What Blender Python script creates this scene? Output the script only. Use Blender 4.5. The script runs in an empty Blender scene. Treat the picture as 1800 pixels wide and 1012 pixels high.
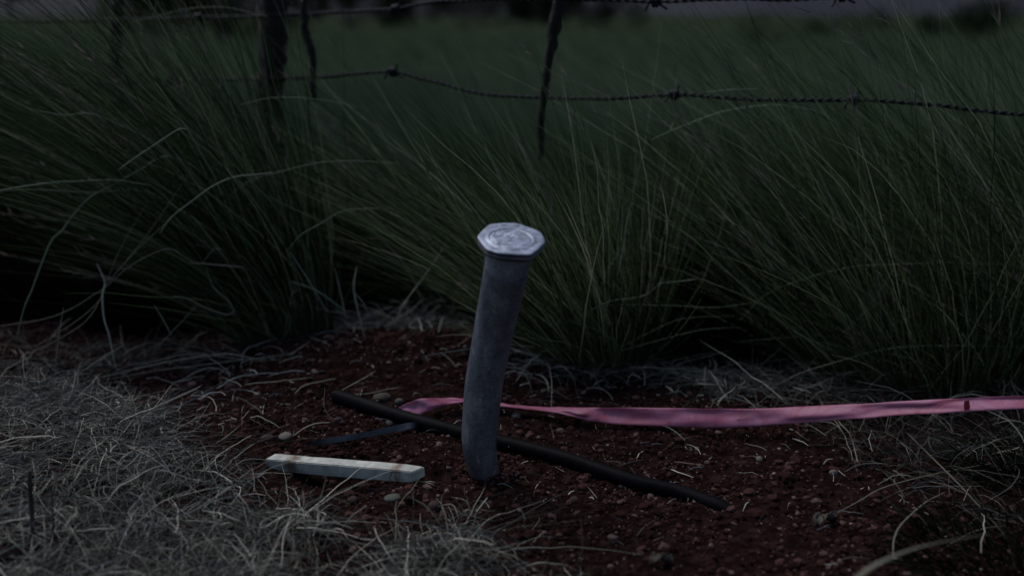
import bpy, bmesh, math
import numpy as np
from math import radians as R, sin, cos, pi
from mathutils import Vector
rng = np.random.default_rng(7)
S = bpy.context.scene
COL = S.collection

# ------------------------------------------------------------------ camera, world, light
CAM = (0.0, 0.0, 0.60); PITCH = 15.0; F = 1800.0
cd = bpy.data.cameras.new('camera'); cam = bpy.data.objects.new('camera', cd); COL.objects.link(cam)
cam.location = CAM; cam.rotation_euler = (R(90 - PITCH), 0, 0)
cd.sensor_width = 36; cd.lens = 36; cd.clip_start = 0.02; cd.clip_end = 2000
cd.dof.use_dof = True; cd.dof.focus_distance = 1.39; cd.dof.aperture_fstop = 2.1
S.camera = cam
SUN_EL, SUN_AZ = 60.0, 50.0        # azimuth from +Y towards -X (light from behind-left)
w = bpy.data.worlds.new('World'); S.world = w; w.use_nodes = True
nt = w.node_tree
sky = nt.nodes.new('ShaderNodeTexSky'); sky.sky_type = 'NISHITA'; sky.sun_disc = False
sky.sun_elevation = R(SUN_EL); sky.sun_rotation = R(-SUN_AZ)
bg = nt.nodes['Background']; bg.inputs['Strength'].default_value = 0.05
nt.links.new(sky.outputs[0], bg.inputs[0])
ld = bpy.data.lights.new('sun', 'SUN'); sun = bpy.data.objects.new('sun', ld); COL.objects.link(sun)
ld.energy = 1.4; ld.angle = R(36); ld.color = (1, 0.98, 0.96)
sd = Vector((-sin(R(SUN_AZ)) * cos(R(SUN_EL)), cos(R(SUN_AZ)) * cos(R(SUN_EL)), sin(R(SUN_EL))))
sun.rotation_euler = sd.to_track_quat('Z', 'Y').to_euler(); sun.location = (0, 0, 5)
S.view_settings.view_transform = 'Standard'; S.view_settings.look = 'None'
S.view_settings.exposure = 1.05; S.view_settings.gamma = 1

cp, sp_ = cos(R(PITCH)), sin(R(PITCH))
def ray(px, py):
    a = (px - 900) / F; b = (506 - py) / F
    return np.array([a, cp + b * sp_, -sp_ + b * cp])
def P(px, py, Y):
    r = ray(px, py); t = Y / r[1]
    return np.array([r[0] * t, Y, CAM[2] + r[2] * t])
def G(px, py, z=0.0):
    r = ray(px, py); t = (z - CAM[2]) / r[2]
    return np.array([r[0] * t, r[1] * t, z])
def GH(px, py, dz=0.0):
    z = 0.0
    for _ in range(6):
        p = G(px, py, z + dz); z = float(hgt(np.array([p[0]]), np.array([p[1]]))[0])
    return G(px, py, z + dz)
def proj(p):
    p = np.asarray(p); d = p - np.array(CAM)
    dep = d[..., 1] * cp - d[..., 2] * sp_; up = d[..., 1] * sp_ + d[..., 2] * cp
    return 900 + F * d[..., 0] / dep, 506 - F * up / dep
def inpoly(x, y, poly):
    c = np.zeros(x.shape, bool); n = len(poly)
    for i in range(n):
        x1, y1 = poly[i]; x2, y2 = poly[(i + 1) % n]
        if y1 == y2: continue
        m = ((y1 > y) != (y2 > y)) & (x < (x2 - x1) * (y - y1) / (y2 - y1) + x1)
        c ^= m
    return c

# ------------------------------------------------------------------ noise and terrain
_T = rng.random((256, 256))
def vnoise(x, y, s, o=0):
    x = x / s + o * 17.3; y = y / s + o * 9.1
    xi = np.floor(x).astype(int); yi = np.floor(y).astype(int)
    fx = x - xi; fy = y - yi; fx = fx * fx * (3 - 2 * fx); fy = fy * fy * (3 - 2 * fy)
    a = _T[xi & 255, yi & 255]; b = _T[(xi + 1) & 255, yi & 255]
    c = _T[xi & 255, (yi + 1) & 255]; d = _T[(xi + 1) & 255, (yi + 1) & 255]
    return (a * (1 - fx) + b * fx) * (1 - fy) + (c * (1 - fx) + d * fx) * fy - .5
def hgt(x, y):
    near = np.clip(1 - np.abs(y - 1.5) / 3.0, 0, 1)
    h = 0.05 * vnoise(x, y, .45, 1) + 0.022 * vnoise(x, y, .16, 2)
    h = h + (0.010 * vnoise(x, y, .05, 3) + 0.007 * vnoise(x, y, .022, 4) + 0.004 * vnoise(x, y, .010, 5))
    h = h * near
    h = h + 0.04 * np.exp(-(((x + .28) / .3) ** 2 + ((y - 1.72) / .14) ** 2))
    h = h + 0.03 * np.exp(-(((x + .75) / .35) ** 2 + ((y - 1.15) / .3) ** 2))
    h = h - 0.015 * np.exp(-(((x - .25) / .3) ** 2 + ((y - 1.25) / .2) ** 2))
    h = h - 0.02 * np.exp(-(((x + .1) / .25) ** 2 + ((y - 1.25) / .1) ** 2)) * 0
    h = h - 0.022 * np.exp(-(((x + .19) / .11) ** 2 + ((y - 1.235) / .035) ** 2) ** 2)
    far = np.clip((y - 8) / 40, 0, 1)
    return h + far * 1.0 * vnoise(x, y, 19, 6)

# ------------------------------------------------------------------ materials
def mat(name):
    m = bpy.data.materials.new(name); m.use_nodes = True
    n = m.node_tree.nodes; return m, n, m.node_tree.links, n['Principled BSDF']
def noise(n, l, scale, detail=6, rough=.6, coord='Object', dist=0):
    tc = n.new('ShaderNodeTexCoord'); t = n.new('ShaderNodeTexNoise')
    t.inputs['Scale'].default_value = scale; t.inputs['Detail'].default_value = detail
    t.inputs['Roughness'].default_value = rough; t.inputs['Distortion'].default_value = dist
    l.new(tc.outputs[coord], t.inputs['Vector']); return t
def ramp(n, l, src, stops):
    r = n.new('ShaderNodeValToRGB'); e = r.color_ramp.elements
    while len(e) < len(stops): e.new(.5)
    for k, (p, c) in enumerate(stops): e[k].position = p; e[k].color = (*c, 1)
    l.new(src, r.inputs[0]); return r
def bump(n, l, b, src, strength, dist=.002):
    bp = n.new('ShaderNodeBump'); bp.inputs['Strength'].default_value = strength
    bp.inputs['Distance'].default_value = dist; l.new(src, bp.inputs['Height']); l.new(bp.outputs[0], b.inputs['Normal']); return bp
def simple(name, c1, c2, scale, rough=.8, metal=0, bs=.4, bd=.001, spec=.3, pos=(.35, .65)):
    m, n, l, b = mat(name)
    t = noise(n, l, scale); r = ramp(n, l, t.outputs[0], [(pos[0], c1), (pos[1], c2)])
    l.new(r.outputs[0], b.inputs['Base Color']); b.inputs['Roughness'].default_value = rough
    b.inputs['Metallic'].default_value = metal; b.inputs['Specular IOR Level'].default_value = spec
    t2 = noise(n, l, scale * 4); bump(n, l, b, t2.outputs[0], bs, bd); return m
def attr_mat(name, stops, rough=.6, spec=.25, trans=0.0, tip=None):
    """colour from the per-element random value (attribute Col.r); Col.g runs root to tip"""
    m, n, l, b = mat(name)
    a = n.new('ShaderNodeAttribute'); a.attribute_name = 'Col'
    s = n.new('ShaderNodeSeparateColor'); l.new(a.outputs['Color'], s.inputs[0])
    r = ramp(n, l, s.outputs[0], stops); out = r.outputs[0]
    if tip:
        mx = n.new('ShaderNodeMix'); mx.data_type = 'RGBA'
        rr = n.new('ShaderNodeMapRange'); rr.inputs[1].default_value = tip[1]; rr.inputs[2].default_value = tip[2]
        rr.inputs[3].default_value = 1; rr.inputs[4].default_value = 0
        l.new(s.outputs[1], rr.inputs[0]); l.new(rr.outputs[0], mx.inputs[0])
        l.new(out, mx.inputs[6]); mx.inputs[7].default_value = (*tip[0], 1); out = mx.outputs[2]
    l.new(out, b.inputs['Base Color']); b.inputs['Roughness'].default_value = rough
    b.inputs['Specular IOR Level'].default_value = spec
    if trans:
        tr = n.new('ShaderNodeBsdfTranslucent'); l.new(out, tr.inputs[0])
        ms = n.new('ShaderNodeMixShader'); ms.inputs[0].default_value = trans
        l.new(b.outputs[0], ms.inputs[1]); l.new(tr.outputs[0], ms.inputs[2]); l.new(ms.outputs[0], n['Material Output'].inputs[0])
    return m

M = {}
# soil: red crumbly earth, greener leaf litter under the field further back
m, n, l, b = mat('red_soil')
t = noise(n, l, 60, 8, .7); r1 = ramp(n, l, t.outputs[0], [(.3, (.003, .0016, .0015)), (.5, (.009, .0044, .0042)), (.72, (.026, .015, .014))])
t2 = noise(n, l, .8, 5); geo = n.new('ShaderNodeNewGeometry'); sx = n.new('ShaderNodeSeparateXYZ'); l.new(geo.outputs['Position'], sx.inputs[0])
mr = n.new('ShaderNodeMapRange'); mr.inputs[1].default_value = 2.0; mr.inputs[2].default_value = 3.2; l.new(sx.outputs[1], mr.inputs[0])
r2 = ramp(n, l, t2.outputs[0], [(.35, (.010, .014, .008)), (.65, (.026, .034, .020))])
mx = n.new('ShaderNodeMix'); mx.data_type = 'RGBA'; l.new(mr.outputs[0], mx.inputs[0]); l.new(r1.outputs[0], mx.inputs[6]); l.new(r2.outputs[0], mx.inputs[7])
l.new(mx.outputs[2], b.inputs['Base Color']); b.inputs['Roughness'].default_value = 1; b.inputs['Specular IOR Level'].default_value = 0
bump(n, l, b, noise(n, l, 300, 6, .7).outputs[0], .8, .002); M['soil'] = m
M['crumb'] = attr_mat('soil_crumb', [(0, (.003, .0013, .0012)), (.4, (.018, .0068, .0062)), (.7, (.052, .025, .0235)), (.93, (.095, .070, .065)), (1, (.20, .16, .14))], .95, .04)
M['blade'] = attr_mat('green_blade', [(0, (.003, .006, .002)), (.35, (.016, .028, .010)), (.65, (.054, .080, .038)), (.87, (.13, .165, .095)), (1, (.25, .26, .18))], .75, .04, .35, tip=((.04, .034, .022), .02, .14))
M['thatch'] = attr_mat('shade_thatch', [(0, (.0025, .0028, .0018)), (.5, (.007, .008, .005)), (.9, (.03, .034, .024)), (1, (.08, .08, .06))], .95, .0, .1)  # near-black tones put the shade of hollows and corners into the colour
M['field'] = attr_mat('field_blade', [(0, (.014, .022, .011)), (.4, (.056, .080, .044)), (.85, (.100, .134, .080)), (1, (.14, .15, .10))], .8, .03, .4)
M['straw'] = attr_mat('dry_straw', [(0, (.022, .021, .017)), (.4, (.085, .083, .072)), (.8, (.22, .215, .19)), (1, (.40, .385, .34))], .85, .05)
M['stalk'] = attr_mat('dry_stalk', [(0, (.06, .058, .045)), (.5, (.15, .145, .115)), (1, (.33, .32, .27))], .7, .1)
M['gstalk'] = attr_mat('green_stalk', [(0, (.05, .07, .045)), (.6, (.11, .14, .10)), (1, (.19, .22, .17))], .6, .15)
M['dark_twig'] = simple('dark_twig', (.010, .009, .008), (.03, .026, .022), 60)
M['seed'] = attr_mat('seed_head', [(0, (.10, .08, .065)), (1, (.19, .15, .13))], .9, .1)
M['leafdry'] = simple('dry_leaf', (.035, .03, .025), (.12, .108, .09), 110, .9, bs=.8, bd=.003, spec=.03)
M['bush'] = attr_mat('bush_leaf', [(0, (.004, .007, .003)), (.5, (.012, .019, .009)), (1, (.035, .046, .024))], .8, .03)
M['trunk'] = simple('bark', (.012, .010, .008), (.035, .028, .022), 20)
M['hill'] = simple('far_hill', (.012, .013, .018), (.024, .025, .036), .02, .95, bd=.3)  # bluish distance haze is mixed into the hill colour
M['post'] = simple('weathered_post', (.002, .002, .002), (.010, .009, .008), 35, .9, bs=.9, bd=.004)
M['wire'] = simple('barbed_wire', (.002, .0025, .005), (.008, .009, .016), 90, .6, .3, spec=.2)
M['rubber'] = simple('black_poly', (.0008, .0008, .0012), (.0028, .0026, .0042), 55, .6, bs=.25, spec=.04)
M['rim'] = simple('scuffed_rim', (.10, .09, .085), (.28, .26, .24), 180, .7)
M['strip'] = simple('blue_grey_strip', (.018, .020, .030), (.055, .060, .082), 60, .55, .2, spec=.4)
M['stone'] = attr_mat('stone', [(0, (.014, .007, .006)), (.35, (.028, .015, .014)), (.58, (.045, .042, .036)), (.62, (.045, .051, .041)), (1, (.085, .075, .065))], .85, .2)

# galvanised pipe: dull grey, mottled, scratched, soil splashed at foot
m, n, l, b = mat('weathered_pipe')
def stretched(scale, sz, detail=7, rough=.7):
    tq = noise(n, l, scale, detail, rough); mp = n.new('ShaderNodeMapping'); tq2 = n.new('ShaderNodeTexCoord')
    mp.inputs['Scale'].default_value = (1, 1, sz); l.new(tq2.outputs['Object'], mp.inputs[0]); l.new(mp.outputs[0], tq.inputs['Vector']); return tq
t = stretched(48, .35, 9, .72); r1 = ramp(n, l, t.outputs[0], [(.3, (.10, .112, .142)), (.5, (.20, .22, .275)), (.72, (.36, .385, .45))])
v = noise(n, l, 260, 3, .8); r3 = ramp(n, l, v.outputs[0], [(.38, (.35, .35, .37)), (.50, (.9, .9, .9)), (.62, (1.0, 1.0, 1.0)), ])
mm = n.new('ShaderNodeMix'); mm.data_type = 'RGBA'; mm.blend_type = 'MULTIPLY'; mm.inputs[0].default_value = .7
l.new(r1.outputs[0], mm.inputs[6]); l.new(r3.outputs[0], mm.inputs[7])
# pale wear flecks
v2 = stretched(210, .16, 6, .8); r4 = ramp(n, l, v2.outputs[0], [(.60, (0, 0, 0)), (.68, (1, 1, 1))])
m2 = n.new('ShaderNodeMix'); m2.data_type = 'RGBA'; l.new(r4.outputs[0], m2.inputs[0]); l.new(mm.outputs[2], m2.inputs[6]); m2.inputs[7].default_value = (.55, .58, .64, 1)
tc = n.new('ShaderNodeNewGeometry'); sx = n.new('ShaderNodeSeparateXYZ'); l.new(tc.outputs['Position'], sx.inputs[0])
ad = n.new('ShaderNodeMath'); ad.operation = 'MULTIPLY_ADD'; l.new(noise(n, l, 40).outputs[0], ad.inputs[0]); ad.inputs[1].default_value = -.08; l.new(sx.outputs[2], ad.inputs[2])
mr = n.new('ShaderNodeMapRange'); mr.inputs[1].default_value = -.06; mr.inputs[2].default_value = .03; mr.inputs[3].default_value = .9; mr.inputs[4].default_value = 0; l.new(ad.outputs[0], mr.inputs[0])
m3 = n.new('ShaderNodeMix'); m3.data_type = 'RGBA'; l.new(mr.outputs[0], m3.inputs[0]); l.new(m2.outputs[2], m3.inputs[6]); m3.inputs[7].default_value = (.05, .022, .018, 1)
l.new(m3.outputs[2], b.inputs['Base Color']); b.inputs['Roughness'].default_value = .38; b.inputs['Metallic'].default_value = .7
bump(n, l, b, noise(n, l, 160, 8, .75).outputs[0], .8, .0020); M['pipe'] = m

# cast aluminium cap
m, n, l, b = mat('cast_cap')
t = noise(n, l, 60, 8, .7, dist=.5); r1 = ramp(n, l, t.outputs[0], [(.3, (.085, .098, .130)), (.5, (.18, .20, .265)), (.7, (.36, .40, .50))])
l.new(r1.outputs[0], b.inputs['Base Color']); b.inputs['Metallic'].default_value = .35
rr = ramp(n, l, noise(n, l, 120, 5).outputs[0], [(.3, (.35, .35, .35)), (.7, (.62, .62, .62))]); l.new(rr.outputs[0], b.inputs['Roughness'])
bump(n, l, b, noise(n, l, 150, 8, .7, dist=.8).outputs[0], .55, .0014); M['cap'] = m
m, n, l, b = mat('cap_side')
t = noise(n, l, 90, 6); r1 = ramp(n, l, t.outputs[0], [(.35, (.030, .030, .036)), (.7, (.085, .082, .09))])
l.new(r1.outputs[0], b.inputs['Base Color']); b.inputs['Metallic'].default_value = .5; b.inputs['Roughness'].default_value = .5; M['capside'] = m

# pink tape: thin woven plastic, a little light passes through
m, n, l, b = mat('pink_tape')
t = noise(n, l, 16, 6, .65, dist=1.5); r1 = ramp(n, l, t.outputs[0], [(.32, (.20, .03, .055)), (.46, (.30, .09, .155)), (.72, (.40, .185, .29))])
l.new(r1.outputs[0], b.inputs['Base Color']); b.inputs['Roughness'].default_value = .5; b.inputs['Specular IOR Level'].default_value = .35
tr = n.new('ShaderNodeBsdfTranslucent'); tr.inputs[0].default_value = (.5, .08, .17, 1)
ms = n.new('ShaderNodeMixShader'); ms.inputs[0].default_value = .3; l.new(b.outputs[0], ms.inputs[1]); l.new(tr.outputs[0], ms.inputs[2])
l.new(ms.outputs[0], n['Material Output'].inputs[0]); bump(n, l, b, noise(n, l, 120, 5, .7).outputs[0], .35, .001); M['tape'] = m
M['redmark'] = simple('dark_red_mark', (.14, .008, .02), (.24, .02, .04), 80)

# painted timber
m, n, l, b = mat('painted_wood')
t = noise(n, l, 75, 7, .7); r1 = ramp(n, l, t.outputs[0], [(.32, (.17, .17, .155)), (.55, (.30, .30, .275)), (.75, (.42, .42, .39))])
tt = noise(n, l, 60, 8, .75, dist=1.2)
sx = n.new('ShaderNodeSeparateXYZ'); tc = n.new('ShaderNodeTexCoord'); l.new(tc.outputs['Object'], sx.inputs[0])
def band(x0, wd):
    a = n.new('ShaderNodeMath'); a.operation = 'SUBTRACT'; l.new(sx.outputs[0], a.inputs[0]); a.inputs[1].default_value = x0
    a2 = n.new('ShaderNodeMath'); a2.operation = 'ABSOLUTE'; l.new(a.outputs[0], a2.inputs[0])
    a3 = n.new('ShaderNodeMapRange'); l.new(a2.outputs[0], a3.inputs[0]); a3.inputs[1].default_value = wd; a3.inputs[2].default_value = 0; a3.inputs[3].default_value = 0; a3.inputs[4].default_value = .55
    return a3.outputs[0]
s1 = n.new('ShaderNodeMath'); s1.operation = 'MAXIMUM'; l.new(band(-.066, .024), s1.inputs[0]); l.new(band(.078, .020), s1.inputs[1])
s3 = n.new('ShaderNodeMath'); s3.operation = 'MAXIMUM'; l.new(s1.outputs[0], s3.inputs[0]); l.new(band(-.108, .02), s3.inputs[1])
s2 = n.new('ShaderNodeMath'); s2.operation = 'ADD'; l.new(s3.outputs[0], s2.inputs[0]); l.new(tt.outputs[0], s2.inputs[1])
rs = ramp(n, l, s2.outputs[0], [(.78, (0, 0, 0)), (1.12, (1, 1, 1))])
mx = n.new('ShaderNodeMix'); mx.data_type = 'RGBA'; l.new(rs.outputs[0], mx.inputs[0]); l.new(r1.outputs[0], mx.inputs[6]); mx.inputs[7].default_value = (.10, .065, .045, 1)
l.new(mx.outputs[2], b.inputs['Base Color']); b.inputs['Roughness'].default_value = .7
bump(n, l, b, noise(n, l, 200, 6, .7).outputs[0], .5, .0008); M['wood'] = m
M['endgrain'] = simple('bare_timber', (.1, .09, .06), (.2, .17, .11), 90, .85)

# ------------------------------------------------------------------ mesh helpers
def np_mesh(name, V, Q, material, parent=None, col=None, smooth=True, k=4):
    V = np.asarray(V, np.float32); Q = np.asarray(Q, np.int32)
    me = bpy.data.meshes.new(name); k = Q.shape[1]
    me.vertices.add(len(V)); me.vertices.foreach_set('co', V.ravel())
    me.loops.add(Q.size); me.loops.foreach_set('vertex_index', Q.ravel())
    me.polygons.add(len(Q)); me.polygons.foreach_set('loop_start', np.arange(0, Q.size, k, dtype=np.int32))
    me.polygons.foreach_set('use_smooth', np.full(len(Q), smooth))
    me.update(calc_edges=True)
    if col is not None:
        c = np.ones((len(V), 4), np.float32); c[:, :col.shape[1]] = col
        ca = me.color_attributes.new('Col', 'FLOAT_COLOR', 'POINT'); ca.data.foreach_set('color', c.ravel())
    me.materials.append(material)
    o = bpy.data.objects.new(name, me); COL.objects.link(o)
    if parent: o.parent = parent
    return o
def tag(o, label=None, cat=None, group=None, kind=None):
    for k_, v_ in (('label', label), ('category', cat), ('group', group), ('kind', kind)):
        if v_: o[k_] = v_
    return o
def empty(name, loc, label, cat, group=None):
    o = bpy.data.objects.new(name, None); COL.objects.link(o); o.location = loc; o.empty_display_size = .05
    return tag(o, label, cat, group)
def local(o, V):
    return np.asarray(V) - np.array(o.location)
def smooth_path(pts, per=8):
    p = np.asarray(pts, float)
    if len(p) < 3:
        t = np.linspace(0, 1, per)[:, None]; return p[0] * (1 - t) + p[-1] * t
    q = np.vstack([2 * p[0] - p[1], p, 2 * p[-1] - p[-2]]); out = []
    for i in range(1, len(q) - 2):
        for t in np.linspace(0, 1, per, endpoint=False):
            out.append(.5 * ((2 * q[i]) + (-q[i - 1] + q[i + 1]) * t + (2 * q[i - 1] - 5 * q[i] + 4 * q[i + 1] - q[i + 2]) * t * t + (-q[i - 1] + 3 * q[i] - 3 * q[i + 1] + q[i + 2]) * t ** 3))
    out.append(p[-1]); return np.array(out)
def tube(pts, rad, sides=6, caps=True, jit=0.0, flat=1.0):
    p = np.asarray(pts, float); n_ = len(p); rad = np.broadcast_to(np.asarray(rad, float), (n_,))
    T = np.gradient(p, axis=0); T /= np.linalg.norm(T, axis=1)[:, None] + 1e-12
    up = np.array([0, 0, 1.0]) if abs(T[0][2]) < .9 else np.array([0, 1.0, 0])
    V = []; a = np.linspace(0, 2 * pi, sides, endpoint=False)
    for i in range(n_):
        x = np.cross(T[i], up); x /= np.linalg.norm(x); y = np.cross(x, T[i]); up = y
        rr = rad[i] * (1 + jit * (rng.random(sides) - .5))
        V.append(p[i] + np.outer(np.cos(a) * rr, x) + np.outer(np.sin(a) * rr * flat, y))
    V = np.vstack(V); Q = []
    for i in range(n_ - 1):
        for k in range(sides):
            k2 = (k + 1) % sides
            Q.append((i * sides + k, i * sides + k2, (i + 1) * sides + k2, (i + 1) * sides + k))
    return V, np.array(Q)
def merge(parts):
    V, Q, C, o = [], [], [], 0
    for it in parts:
        V.append(it[0]); Q.append(np.asarray(it[1]) + o); o += len(it[0])
        if len(it) > 2: C.append(it[2])
    return (np.vstack(V), np.vstack(Q), np.vstack(C) if C else None)
def taper(n_, w0, w1=None, mid=1.0):
    t = np.linspace(0, 1, n_); return w0 * (1 - t) ** .7 * mid + (w1 or w0 * .15)
def ribbons(base, d, bend, L, wid, segs, rv, kink=0.0, tipw=.12, belly=.25):
    """many tapering blades: p = base + L(d t + bend t^2)"""
    N = len(base); t = np.linspace(0, 1, segs + 1)
    p = base[:, None, :] + L[:, None, None] * (d[:, None, :] * t[None, :, None] + bend[:, None, :] * (t ** 2)[None, :, None])
    if kink:
        jn = rng.normal(0, 1, (N, segs + 1, 3)) * kink * L[:, None, None]; jn[:, 0] = 0
        p = p + np.cumsum(jn, axis=1) * .5
    T = np.gradient(p, axis=1); T /= np.linalg.norm(T, axis=2)[..., None] + 1e-9
    r = rng.normal(0, 1, (N, 3)); r[:, 1] *= 1.6
    s = np.cross(T, r[:, None, :]); s /= np.linalg.norm(s, axis=2)[..., None] + 1e-9
    prof = (tipw + (1 - tipw) * (1 - t) ** .6) * (1 - belly * (1 - np.minimum(t * 5, 1)))
    off = s * (wid[:, None] * prof[None, :])[..., None] * .5
    V = np.stack([p - off, p + off], axis=2).reshape(-1, 3)
    i0 = (np.arange(N) * (segs + 1) * 2)[:, None] + (np.arange(segs) * 2)[None, :]
    Q = np.stack([i0, i0 + 1, i0 + 3, i0 + 2], axis=2).reshape(-1, 4)
    C = np.zeros((N, segs + 1, 2, 3), np.float32); C[..., 0] = rv[:, None, None]; C[..., 1] = t[None, :, None]; C = C.reshape(-1, 3)
    return V, Q, C
def unit(a): return a / (np.linalg.norm(a, axis=-1, keepdims=True) + 1e-9)

# ------------------------------------------------------------------ ground
def graded(a, b, step, far, g=1.12):
    mid = np.arange(a, b, step); lo = []; hi = []
    s, x = step, a
    while x > -far: s *= g; x -= s; lo.append(x)
    s, x = step, mid[-1]
    while x < far: s *= g; x += s; hi.append(x)
    return np.array(lo[::-1] + list(mid) + hi)
xs = graded(-1.3, 1.35, .0055, 420); ys = graded(.85, 2.3, .0055, 420)
ys = ys[ys > -20]
X, Yg = np.meshgrid(xs, ys); Z = hgt(X, Yg)
V = np.stack([X, Yg, Z], axis=2).reshape(-1, 3)
nx = len(xs); i0 = (np.arange(len(ys) - 1) * nx)[:, None] + np.arange(nx - 1)[None, :]
Q = np.stack([i0, i0 + 1, i0 + nx + 1, i0 + nx], axis=2).reshape(-1, 4)
tag(np_mesh('ground', V, Q, M['soil']), kind='structure')

# far hills closing the horizon
hx = np.linspace(-330, 330, 120); prof = 15 + 10 * vnoise(hx, hx * 0, 60, 1) + 3 * vnoise(hx, hx * 0, 14, 2)
rows = []
for k, (yy, f) in enumerate([(205, -.1), (215, .45), (230, .8), (250, 1.0), (290, .9)]):
    rows.append(np.stack([hx, yy + 6 * vnoise(hx, hx * 0, 20, k), prof * f], axis=1))
V = np.vstack(rows); i0 = (np.arange(4) * 120)[:, None] + np.arange(119)[None, :]
Q = np.stack([i0, i0 + 1, i0 + 121, i0 + 120], axis=2).reshape(-1, 4)
tag(np_mesh('hills', V, Q, M['hill']), kind='structure')

# ------------------------------------------------------------------ soil crumbs, stones
def ico(sub=0):
    bm = bmesh.new(); bmesh.ops.create_icosphere(bm, subdivisions=max(1, sub), radius=1)
    v = np.array([x.co[:] for x in bm.verts]); f = np.array([[q.index for q in p.verts] for p in bm.faces]); bm.free(); return v, f
IV, IF = ico(1); JV, JF = ico(2)
def lumps(pos, rad, V0, F0, rv, flat=.75, jit=.3):
    N = len(pos); nv = len(V0)
    A = rng.random((N, 3)) * 2 * pi
    v = V0[None] * (1 + jit * (rng.random((N, nv, 1)) - .5)) * (1 + .5 * (rng.random((N, 1, 3)) - .5))
    for ax in (0, 2):
        c, s = np.cos(A[:, ax])[:, None], np.sin(A[:, ax])[:, None]; i, j = (1, 2) if ax == 0 else (0, 1)
        a_, b_ = v[..., i].copy(), v[..., j].copy(); v[..., i] = a_ * c - b_ * s; v[..., j] = a_ * s + b_ * c
    v[..., 2] *= flat
    v = v * rad[:, None, None] + pos[:, None, :]
    f = F0[None] + (np.arange(N) * nv)[:, None, None]
    C = np.zeros((N, nv, 3), np.float32); C[..., 0] = rv[:, None]
    return v.reshape(-1, 3), f.reshape(-1, 3), C.reshape(-1, 3)
def scatter(n_, x0, x1, y0, y1):
    return rng.uniform(x0, x1, n_), rng.uniform(y0, y1, n_)
x, y = scatter(95000, -1.15, 1.15, .88, 2.0)
keep = rng.random(len(x)) < (.55 + 1.0 * vnoise(x, y, .12, 8)); x, y = x[keep], y[keep]
r = .0014 + .0017 * rng.pareto(3.0, len(x)); r = np.clip(r, .0012, .0062) * (1 + .3 * vnoise(x, y, .1, 12))
z = hgt(x, y) + r * .25
rv = np.clip(rng.normal(.42, .22, len(x)), 0, .93); pale = rng.random(len(x)) < .008; rv[pale] = rng.uniform(.93, 1, pale.sum()); r[pale] = np.minimum(r[pale], .0030)
V, Q, C = lumps(np.stack([x, y, z], 1), r, IV, IF, rv, jit=.5)
pf = GH(857, 846); a_ = rng.random(1500) * 2 * pi; rr0 = .020 + np.abs(rng.normal(0, .012, 1500)); bx, by = pf[0] + rr0 * np.cos(a_), 1.262 + rr0 * np.sin(a_)
br = rng.uniform(.0012, .0042, 1500); bz = hgt(bx, by) + np.clip(.010 - (rr0 - .02) * .35, 0, .01) * rng.random(1500)
V2, Q2, C2 = lumps(np.stack([bx, by, bz], 1), br, IV, IF, np.clip(rng.normal(.42, .2, 1500), 0, .9), jit=.5)
V, Q, C = merge([(V, Q, C), (V2, Q2, C2)])
tag(np_mesh('soil_crumbs', V, Q, M['crumb'], col=C, smooth=False), kind='stuff')
x, y = scatter(260, -1.0, 1.1, .95, 1.9); a_, b_ = proj(np.stack([x, y, x * 0], 1)); ok = ~((b_ > 690) & (b_ < 790) & (a_ > 690)); x, y = x[ok], y[ok]; r = .006 + .004 * rng.pareto(3, len(x)); r = np.clip(r, 0, .013)
V, Q, C = lumps(np.stack([x, y, hgt(x, y) + r * .2], 1), r, JV, JF, np.clip(rng.normal(.4, .15, len(x)), 0, .85), .6, .45)
tag(np_mesh('soil_clods', V, Q, M['crumb'], col=C, smooth=False), kind='stuff')

stones = [  # px, py, radius px, colour value, flatness, label
 (502, 769, 11, 1.0, .75, 'round cream stone at the left end of the blue-grey strip'),
 (594, 743, 10, .32, .75, 'rounded reddish stone above the middle of the blue-grey strip'),
 (672, 702, 15, .5, .6, 'pinkish angular stone just behind the upper end of the black hose'),
 (690, 876, 14, .62, .4, 'flat grey-green stone below the white painted stick'),
 (702, 707, 8, .62, .7, 'small tan stone touching the loose pink tape end'),
 (686, 744, 8, .55, .7, 'small brown stone between black hose and strip tip'),
 (620, 880, 9, .25, .7, 'upright brick-red stone below the middle of the white stick'),
 (764, 893, 12, .22, .75, 'dull red stone in front of the bent pipe, left of its foot'),
 (907, 731, 8, 1.0, .7, 'small cream pebble just right of the pipe below pink tape'),
 (985, 758, 9, .5, .55, 'flat brown pebble between pink tape and black hose'),
 (1335, 808, 7, 1.0, .7, 'lone white pebble on open soil right of the black hose'),
 (470, 772, 10, .3, .7, 'reddish clod-like stone left of the cream stone'),
 (405, 684, 12, .28, .7, 'red lump of earth at upper left of the bare soil'),
 (655, 866, 8, .2, .7, 'small dark red stone under the right half of white stick'),
 (1465, 832, 7, 1.0, .7, 'cream pebble at the right edge of the bare soil'),
 (1010, 880, 9, .35, .6, 'dull brown stone below the black hose, right of pipe foot'),
]
for px, py, rp, cv, fl, lab in stones:
    p = GH(px, py); dep = p[1] * cp + .6 * sp_; rad = rp / F * dep
    V, Q, C = lumps(np.array([[0, 0, rad * fl * .35]]), np.array([rad]), *ico(3), np.array([cv]), fl, .12)
    V = V + .10 * rad * (np.stack([vnoise(V[:, 0] * 1e0, V[:, 1], rad * .8, 3), vnoise(V[:, 1], V[:, 2], rad * .8, 4), vnoise(V[:, 2], V[:, 0], rad * .8, 5)], 1)) * 6 * .5
    o = np_mesh('stone', V, Q, M['stone'], col=C); o.location = p; tag(o, lab, 'stone', 'stones on the red soil')

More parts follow.
